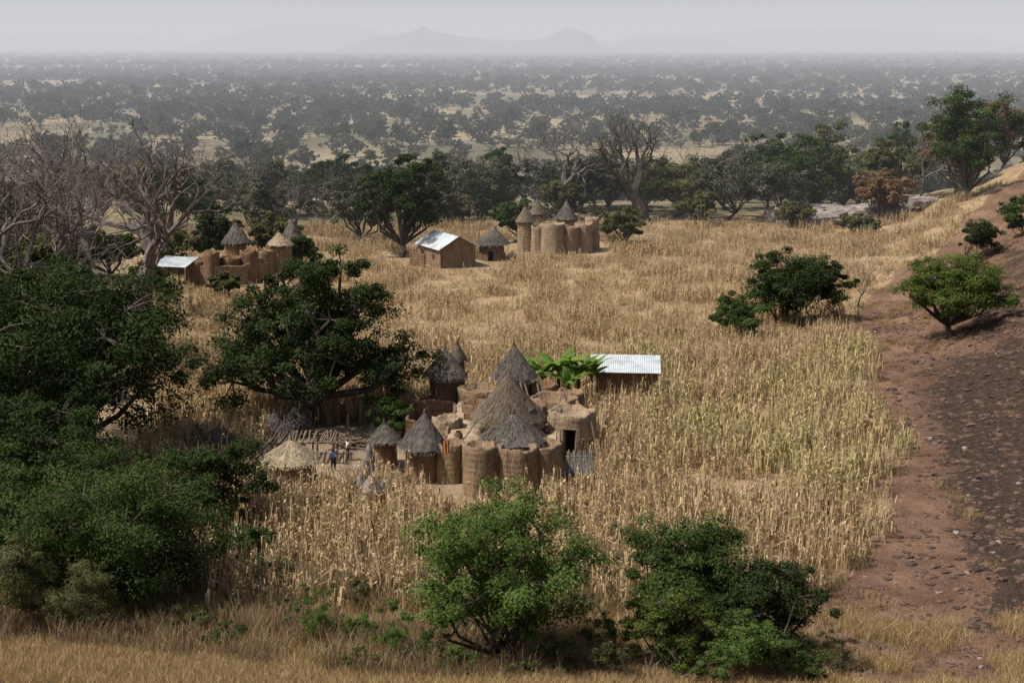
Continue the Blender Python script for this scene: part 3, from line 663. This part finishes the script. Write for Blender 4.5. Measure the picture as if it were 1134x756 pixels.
# wood rack
rk=empty('firewood_rack',(-14.2,94.5,0)); mb=MB(); zb=hz(-14.2,94.5)
for x in (-16.4,-15,-13.6,-12.2):
    for y in (93.4,95.6): tube(mb,[(x,y,zb-.2),(x+.05,y,zb+1.5)],.07,6)
for y in (93.4,95.6): tube(mb,[(-16.8,y,zb+1.45),(-11.8,y,zb+1.5)],.06,6)
for i in range(26):
    x=-16.5+i*.18; tube(mb,[(x+R.normal()*.1,92.9+R.rand()*.3,zb+1.55),(x+R.normal()*.2,96.1-R.rand()*.4,zb+1.6+.1*R.rand())],.035+.03*R.rand(),5)
mb.build('poles',[M_wood],rk,(-14.2,94.5,0))
mb=MB()
for i in range(46):
    c=np.array([-11.3+R.normal()*.5,97.4+R.normal()*.3,zb+.1+.5*R.rand()]); d=unit(np.array([1,R.normal()*.3,R.normal()*.15]))*(.5+.5*R.rand()); tube(mb,[c-d,c,c+d],.05,5)
mb.build('firewood_pile',[M_wood],None,(-11.3,97.4,zb))
# tin-roofed shed
def tinroof(par,c,w,l,z0,z1,name='tin_roof',along='y',rotz=0,mat=None):
    mb=MB(); nx_=int(w/.09); xsn=np.linspace(-w/2,w/2,nx_); V=[]
    for t_ in (0,1):
        for i,x_ in enumerate(xsn): V.append((x_,-l/2+l*t_,z0+(z1-z0)*t_+.03*(i%2)))
    V=np.array(V); cr,sr=math.cos(rotz),math.sin(rotz)
    V=V@np.array([(cr,sr,0),(-sr,cr,0),(0,0,1)])+np.array([c[0],c[1],0])
    mb.add(V,[(j,j+1,nx_+j+1,nx_+j) for j in range(nx_-1)])
    return mb.build(name,[mat or M_tin],par,tuple(par.location))
sh=empty('tin_roofed_shed',(9.4,115.3,hz(9.4,115.3))); zb=hz(9.4,115.3)
tinroof(sh,(9.4,115.3),5.9,6.0,zb+2.1,zb+2.3,rotz=-.09)
wall(sh,[(7,113.0),(11.8,112.8),(11.8,117.8),(7,117.8),(7,113.0)],2.15,M_mudred,seed=11)
# banana plants
def banana(x,y,h,seed):
    rs_=np.random.RandomState(seed); mb=MB(); zb=hz(x,y)
    tube(mb,[(x,y,zb-.2),(x,y,zb+h*.45)],[.2,.12],8,0,.3)
    for i in range(11):
        a=i*2.4+rs_.rand()*.5; L=h*(.55+.25*rs_.rand()); el=.9+.6*rs_.rand(); n=8; p=np.array([x,y,zb+h*.42]); pts=[]
        for k in range(n):
            pts.append(p.copy()); ang=el-k*.2; p=p+np.array([math.cos(a)*math.cos(ang),math.sin(a)*math.cos(ang),math.sin(ang)])*L/n
        pts=np.array(pts); s=np.array([-math.sin(a),math.cos(a),0]); w=np.array([.04,.15,.26,.30,.30,.25,.16,.03])
        l=pts+s*w[:,None]-np.array([0,0,1])*(w*.35)[:,None]; r=pts-s*w[:,None]-np.array([0,0,1])*(w*.35)[:,None]
        V=np.concatenate([l,pts,r]); f=[(q*n+k,q*n+k+1,(q+1)*n+k+1,(q+1)*n+k) for q in range(2) for k in range(n-1)]
        mb.add(V,f,0,.2+.8*rs_.rand())
    mb.build('banana_plant',[M_banana],None,(x,y,zb))
for i,(x,y,h) in enumerate([(2.4,109.5,4.8),(3.7,110.3,5.6),(5.3,109.8,5.0),(4.4,108.3,4.2),(6.3,110.4,4.4)]): banana(x,y,h,i)

# far compound (right)
far=empty('mud_tower_compound',(6.4,198,0))
for (x,y,r,h) in ((1.9,196,1.15,4.2),(3.6,194.8,1.0,3.9),(5.6,194.2,1.6,4.4),(8.1,194.6,1.2,3.9),(9.9,195.8,1.3,4.2),(11.2,198,1.0,4.7),(3.6,201,1.3,4.6),(8,202,1.4,4.6)):
    tower(far,x,y,r,h,M_mudlt if int(x)%2 else M_mud,seed=3)
thatch(far,1.9,196,1.4,4.2,6.2,M_thatchbr,ns=300); thatch(far,7.6,199,1.6,4.2,6.7,M_thatch,ns=300); thatch(far,3.6,201,1.4,4.6,6.4,M_thatchbr,ns=300)
poly(far,[(2,196),(5,195.5),(9,196),(11,198),(10,202),(6,203),(3,201)],2.9,M_terrace,'terrace_roof',6.4,198.5,3)
tower(far,7.6,199,1.3,4.3,M_mud)
# gabled house with tin roof
hs=empty('tin_roofed_mud_house',(-8.6,184.5,0)); zb=hz(-8.6,184.5)
def gable(par,cx,cy,L,Wd,wh,rh,rot,zb):
    cr,sr=math.cos(rot),math.sin(rot); Rm=np.array([(cr,sr,0),(-sr,cr,0),(0,0,1)]); c=np.array([cx,cy,zb])
    def T(v): return np.array(v,float)@Rm+c
    mb=MB(); l,w=L/2,Wd/2
    mb.add(T([(-l,-w,-.2),(l,-w,-.2),(l,-w,wh),(-l,-w,wh)]),[(0,1,2,3)]); mb.add(T([(-l,w,-.2),(l,w,-.2),(l,w,wh),(-l,w,wh)]),[(1,0,3,2)])
    for s in (-1,1):
        mb.add(T([(s*l,-w,-.2),(s*l,w,-.2),(s*l,w,wh),(s*l,-w,wh)]),[(0,1,2,3)]); mb.add(T([(s*l,-w,wh),(s*l,w,wh),(s*l,.02,wh+rh),(s*l,-.02,wh+rh)]),[(0,1,2,3)])
    mb.build('walls',[M_mud],par,tuple(par.location))
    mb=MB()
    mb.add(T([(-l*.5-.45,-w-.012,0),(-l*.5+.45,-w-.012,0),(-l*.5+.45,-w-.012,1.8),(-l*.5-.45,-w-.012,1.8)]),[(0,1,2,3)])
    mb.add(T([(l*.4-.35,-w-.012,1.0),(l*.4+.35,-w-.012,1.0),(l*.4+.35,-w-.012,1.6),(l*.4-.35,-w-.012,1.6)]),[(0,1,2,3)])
    mb.build('door_and_window',[M_inner],par,tuple(par.location))  # flat dark quads on the wall paint the shade of the openings
    mb=MB(); ov=.4; k=rh/w
    for s in (-1,1):
        n_=40; xs_=np.linspace(-l-ov,l+ov,n_); V=[(x_,s*(w+ov),wh-ov*k+.06+.03*(i%2)) for i,x_ in enumerate(xs_)]+[(x_,0,wh+rh+.06+.03*(i%2)) for i,x_ in enumerate(xs_)]
        mb.add(T(V),[(j,j+1,n_+j+1,n_+j) for j in range(n_-1)])
    mb.build('tin_roof',[M_tin],par,tuple(par.location))
gable(hs,-8.6,184.5,7.0,5.0,2.6,1.4,math.radians(-62),zb)
wall(hs,[(-13.2,182.5),(-11.2,181.3)],2.0,M_mudred,seed=14); 
fh=empty('round_thatched_hut',(-2.7,188,0)); tower(fh,-2.7,188,1.7,2.4,M_mudred,name='wall',door=-1.6,dh=1.5); thatch(fh,-2.7,188,2.3,2.2,4.2,M_thatch,ns=500)
# left far compound
lf=empty('mud_tower_compound',(-34,170,0))
for (x,y,r,h) in ((-37.6,167.5,1.2,3.0),(-35.6,167,1.0,4.2),(-33.6,168.4,1.3,3.4),(-31.5,169,1.1,4.0),(-30,172,1.2,3.8),(-28.4,173,1.4,4.2),(-33.8,173,1.3,4.4),(-38.4,170,1.2,3.2)):
    tower(lf,x,y,r,h,M_mudred if int(x)%2 else M_mud,seed=5)
wall(lf,[(-37,166.6),(-35,166.2),(-32,167.2),(-29.6,170)],2.6,M_mud,seed=15)
thatch(lf,-33.8,173,1.7,4.4,6.8,M_thatch,ns=400); thatch(lf,-28.4,173,1.6,4.2,5.6,M_thatchlt,ns=400); thatch(lf,-27.5,177,1.5,4.4,6.8,M_thatch,ns=400); tower(lf,-27.5,177,1.2,4.5)
poly(lf,[(-37,168),(-33,168.6),(-30,171),(-29,174),(-33,175),(-37,172)],2.8,M_terrace,'terrace_roof',-33.5,171,3)
ls_=empty('tin_roofed_lean_to',(-39.5,167,0)); zb=hz(-39.5,167)
tinroof(ls_,(-39.8,166.5),4.4,3.6,zb+2.6,zb+3.3,rotz=-.25)
mb=MB()
for x in (-41.6,-39.8,-38):
    for y in (165,168): tube(mb,[(x,y,zb-.2),(x,y,zb+2.65 if y==165 else zb+3.15)],.09,6)
mb.build('posts',[M_wood],ls_,tuple(ls_.location))

# ------------------------------------------------------------------ people
def person(x,y,rot,shirt,trouser,h=1.65,seed=0,arm=.3):
    zb=hz(x,y)+.0; e=empty('standing_person',(x,y,zb)); s=h/1.7
    def skin(name,verts,edges,rad,mat,sub=2):
        me=bpy.data.meshes.new(name); me.from_pydata([(a*s,b*s,c*s) for a,b,c in verts],edges,[]); o=bpy.data.objects.new(name,me); C.objects.link(o)
        o.parent=e; m=o.modifiers.new('s','SKIN'); 
        for i,r in enumerate(rad): me.skin_vertices[0].data[i].radius=((r[0] if isinstance(r,tuple) else r)*s,(r[1] if isinstance(r,tuple) else r)*s)
        me.skin_vertices[0].data[0].use_root=True
        q=o.modifiers.new('b','SUBSURF'); q.levels=sub; q.render_levels=sub; me.materials.append(mat); return o
    sk=noisemat('dark_skin',(.05,.028,.018),(.075,.042,.028),8,rough=.6)
    V=[(0,0,.95),(0,0,1.15),(0,0,1.36),(0,0,1.46),(0,-.01,1.56),(0,0,1.66)]; E=[(0,1),(1,2),(2,3),(3,4),(4,5)]; Rr=[.14,.12,.14,.055,.09,.075]
    for sg in (-1,1):
        b=len(V); V+=[(sg*.09,0,.9),(sg*.11,-.01,.5),(sg*.12,.02,.1),(sg*.13,-.12,.04)]; E+=[(0,b),(b,b+1),(b+1,b+2),(b+2,b+3)]; Rr+=[.09,.06,.04,.035]
        b=len(V); V+=[(sg*.18,0,1.38),(sg*(.2+arm*.2),-.02,1.12),(sg*(.2+arm*.1),-.14-arm*.2,.92),(sg*(.2+arm*.08),-.18-arm*.22,.84)]; E+=[(2,b),(b,b+1),(b+1,b+2),(b+2,b+3)]; Rr+=[.055,.042,.03,.028]
        w=b+3
        for k in range(4):
            c=len(V); V+=[(V[w][0]+(k-1.5)*.018,V[w][1]-.03,V[w][2]-.04),(V[w][0]+(k-1.5)*.02,V[w][1]-.035,V[w][2]-.09)]; E+=[(w,c),(c,c+1)]; Rr+=[.008,.007]
        c=len(V); V+=[(V[w][0]-sg*.03,V[w][1]-.05,V[w][2]-.02)]; E+=[(w,c)]; Rr+=[.009]
    skin('body',V,E,Rr,sk)
    skin('shirt',[(0,0,.9),(0,0,1.15),(0,0,1.38),(.2,0,1.37),(.25,-.02,1.18),(-.2,0,1.37),(-.25,-.02,1.18)],[(0,1),(1,2),(2,3),(3,4),(2,5),(5,6)],[(.18,.14),(.16,.13),(.16,.12),.08,.07,.08,.07],shirt)
    skin('trousers',[(0,0,.95),(.1,0,.88),(.115,-.01,.5),(.125,.02,.2),(-.1,0,.88),(-.115,-.01,.5),(-.125,.02,.2)],[(0,1),(1,2),(2,3),(0,4),(4,5),(5,6)],[.15,.11,.085,.065,.11,.085,.065],trouser)
    skin('hair',[(0,.02,1.66),(0,.015,1.70)],[(0,1)],[.088,.06],noisemat('hair',(.01,.009,.008),(.02,.018,.016),20))
    e.rotation_euler[2]=rot
person(-12.0,91.8,.5,noisemat('blue_shirt',(.12,.22,.38),(.18,.30,.46),5),noisemat('dark_trousers',(.03,.03,.04),(.05,.05,.06),5))
person(-11.3,94.3,-1.2,noisemat('white_shirt',(.55,.54,.50),(.7,.68,.64),5),noisemat('brown_trousers',(.12,.08,.05),(.16,.11,.07),5),1.6,arm=.8)

# ------------------------------------------------------------------ hills
M_hill=noisemat('hill_scrub',(.03,.035,.028),(.07,.07,.05),.01,bd=1)
def hill(x,y,w,h,seed):
    n=90;m=16; xs_=np.linspace(-1,1,n); ys_=np.linspace(-1,1,m); V=[]
    for b in ys_:
        for a in xs_:
            r=math.sqrt(a*a+b*b); z=max(0,1-r); z=z*z*(3-2*z)
            z=z*(.85+.5*noise.noise((a*2.5+seed,b*2,seed)))+(.14*noise.noise((a*6,b*4,seed))+.05*noise.noise((a*18,b*8,seed)))*min(1,max(0,1-r)*2)
            V.append((x+a*w,y+b*w*.5,-30+(h+30)*max(0,z*1.0)))
    mb=MB(); mb.add(V,[(j*n+i,j*n+i+1,(j+1)*n+i+1,(j+1)*n+i) for j in range(m-1) for i in range(n-1)])
    mb.build('distant_hill',[M_hill],None,(x,y,-15),smooth=True)
for i,(px_,D_,w,h) in enumerate([(478,6700,600,128),(622,6700,480,86),(350,9300,1300,215),(900,10000,2400,190),(745,8200,800,80),(60,10300,1500,140),(560,8000,1300,85)]):
    hill((px_-567)/1575*D_,D_,w,h,i*3.3+1)

# ------------------------------------------------------------------ haze, sky, sun, camera
mb=MB(); box(mb,(0,8160,105),(17500,16000,330))
M_haze,nt,o=newmat('haze_air')
ab=N(nt,'ShaderNodeVolumeAbsorption'); ab.inputs['Color'].default_value=(0,0,0,1); ab.inputs['Density'].default_value=.00034
em=N(nt,'ShaderNodeEmission'); em.inputs['Color'].default_value=(.62,.63,.675,1); em.inputs['Strength'].default_value=.00034  # volume emits the haze colour itself in place of scattered sunlight
ad=N(nt,'ShaderNodeAddShader'); nt.links.new(ab.outputs[0],ad.inputs[0]); nt.links.new(em.outputs[0],ad.inputs[1]); nt.links.new(ad.outputs[0],o.inputs['Volume'])
mb.build('atmosphere_haze',[M_haze])

el,az=math.radians(57),math.radians(254)
w=bpy.data.worlds.new('World'); scene.world=w; w.use_nodes=True; nt=w.node_tree
bg=nt.nodes['Background']; sky=nt.nodes.new('ShaderNodeTexSky'); sky.sky_type='NISHITA'; sky.sun_disc=False; sky.sun_elevation=el; sky.sun_rotation=az; sky.dust_density=6; sky.air_density=1.0
nt.links.new(sky.outputs[0],bg.inputs[0]); bg.inputs[1].default_value=.11
L=bpy.data.lights.new('sun','SUN'); L.energy=4.9; L.angle=math.radians(.5); L.color=(1,.95,.875)
so=bpy.data.objects.new('sun',L); C.objects.link(so)
dvec=Vector((math.sin(az)*math.cos(el),math.cos(az)*math.cos(el),math.sin(el)))
so.rotation_euler=dvec.to_track_quat('Z','Y').to_euler(); so.location=(0,0,80)
cd=bpy.data.cameras.new('camera'); cd.lens=50; cd.sensor_width=36; cd.clip_end=60000; cd.clip_start=.5
co=bpy.data.objects.new('camera',cd); C.objects.link(co); co.location=(0,0,28); co.rotation_euler=(math.radians(90-11.76),0,0)
scene.camera=co
scene.view_settings.view_transform='Standard'; scene.view_settings.look='None'; scene.view_settings.exposure=0
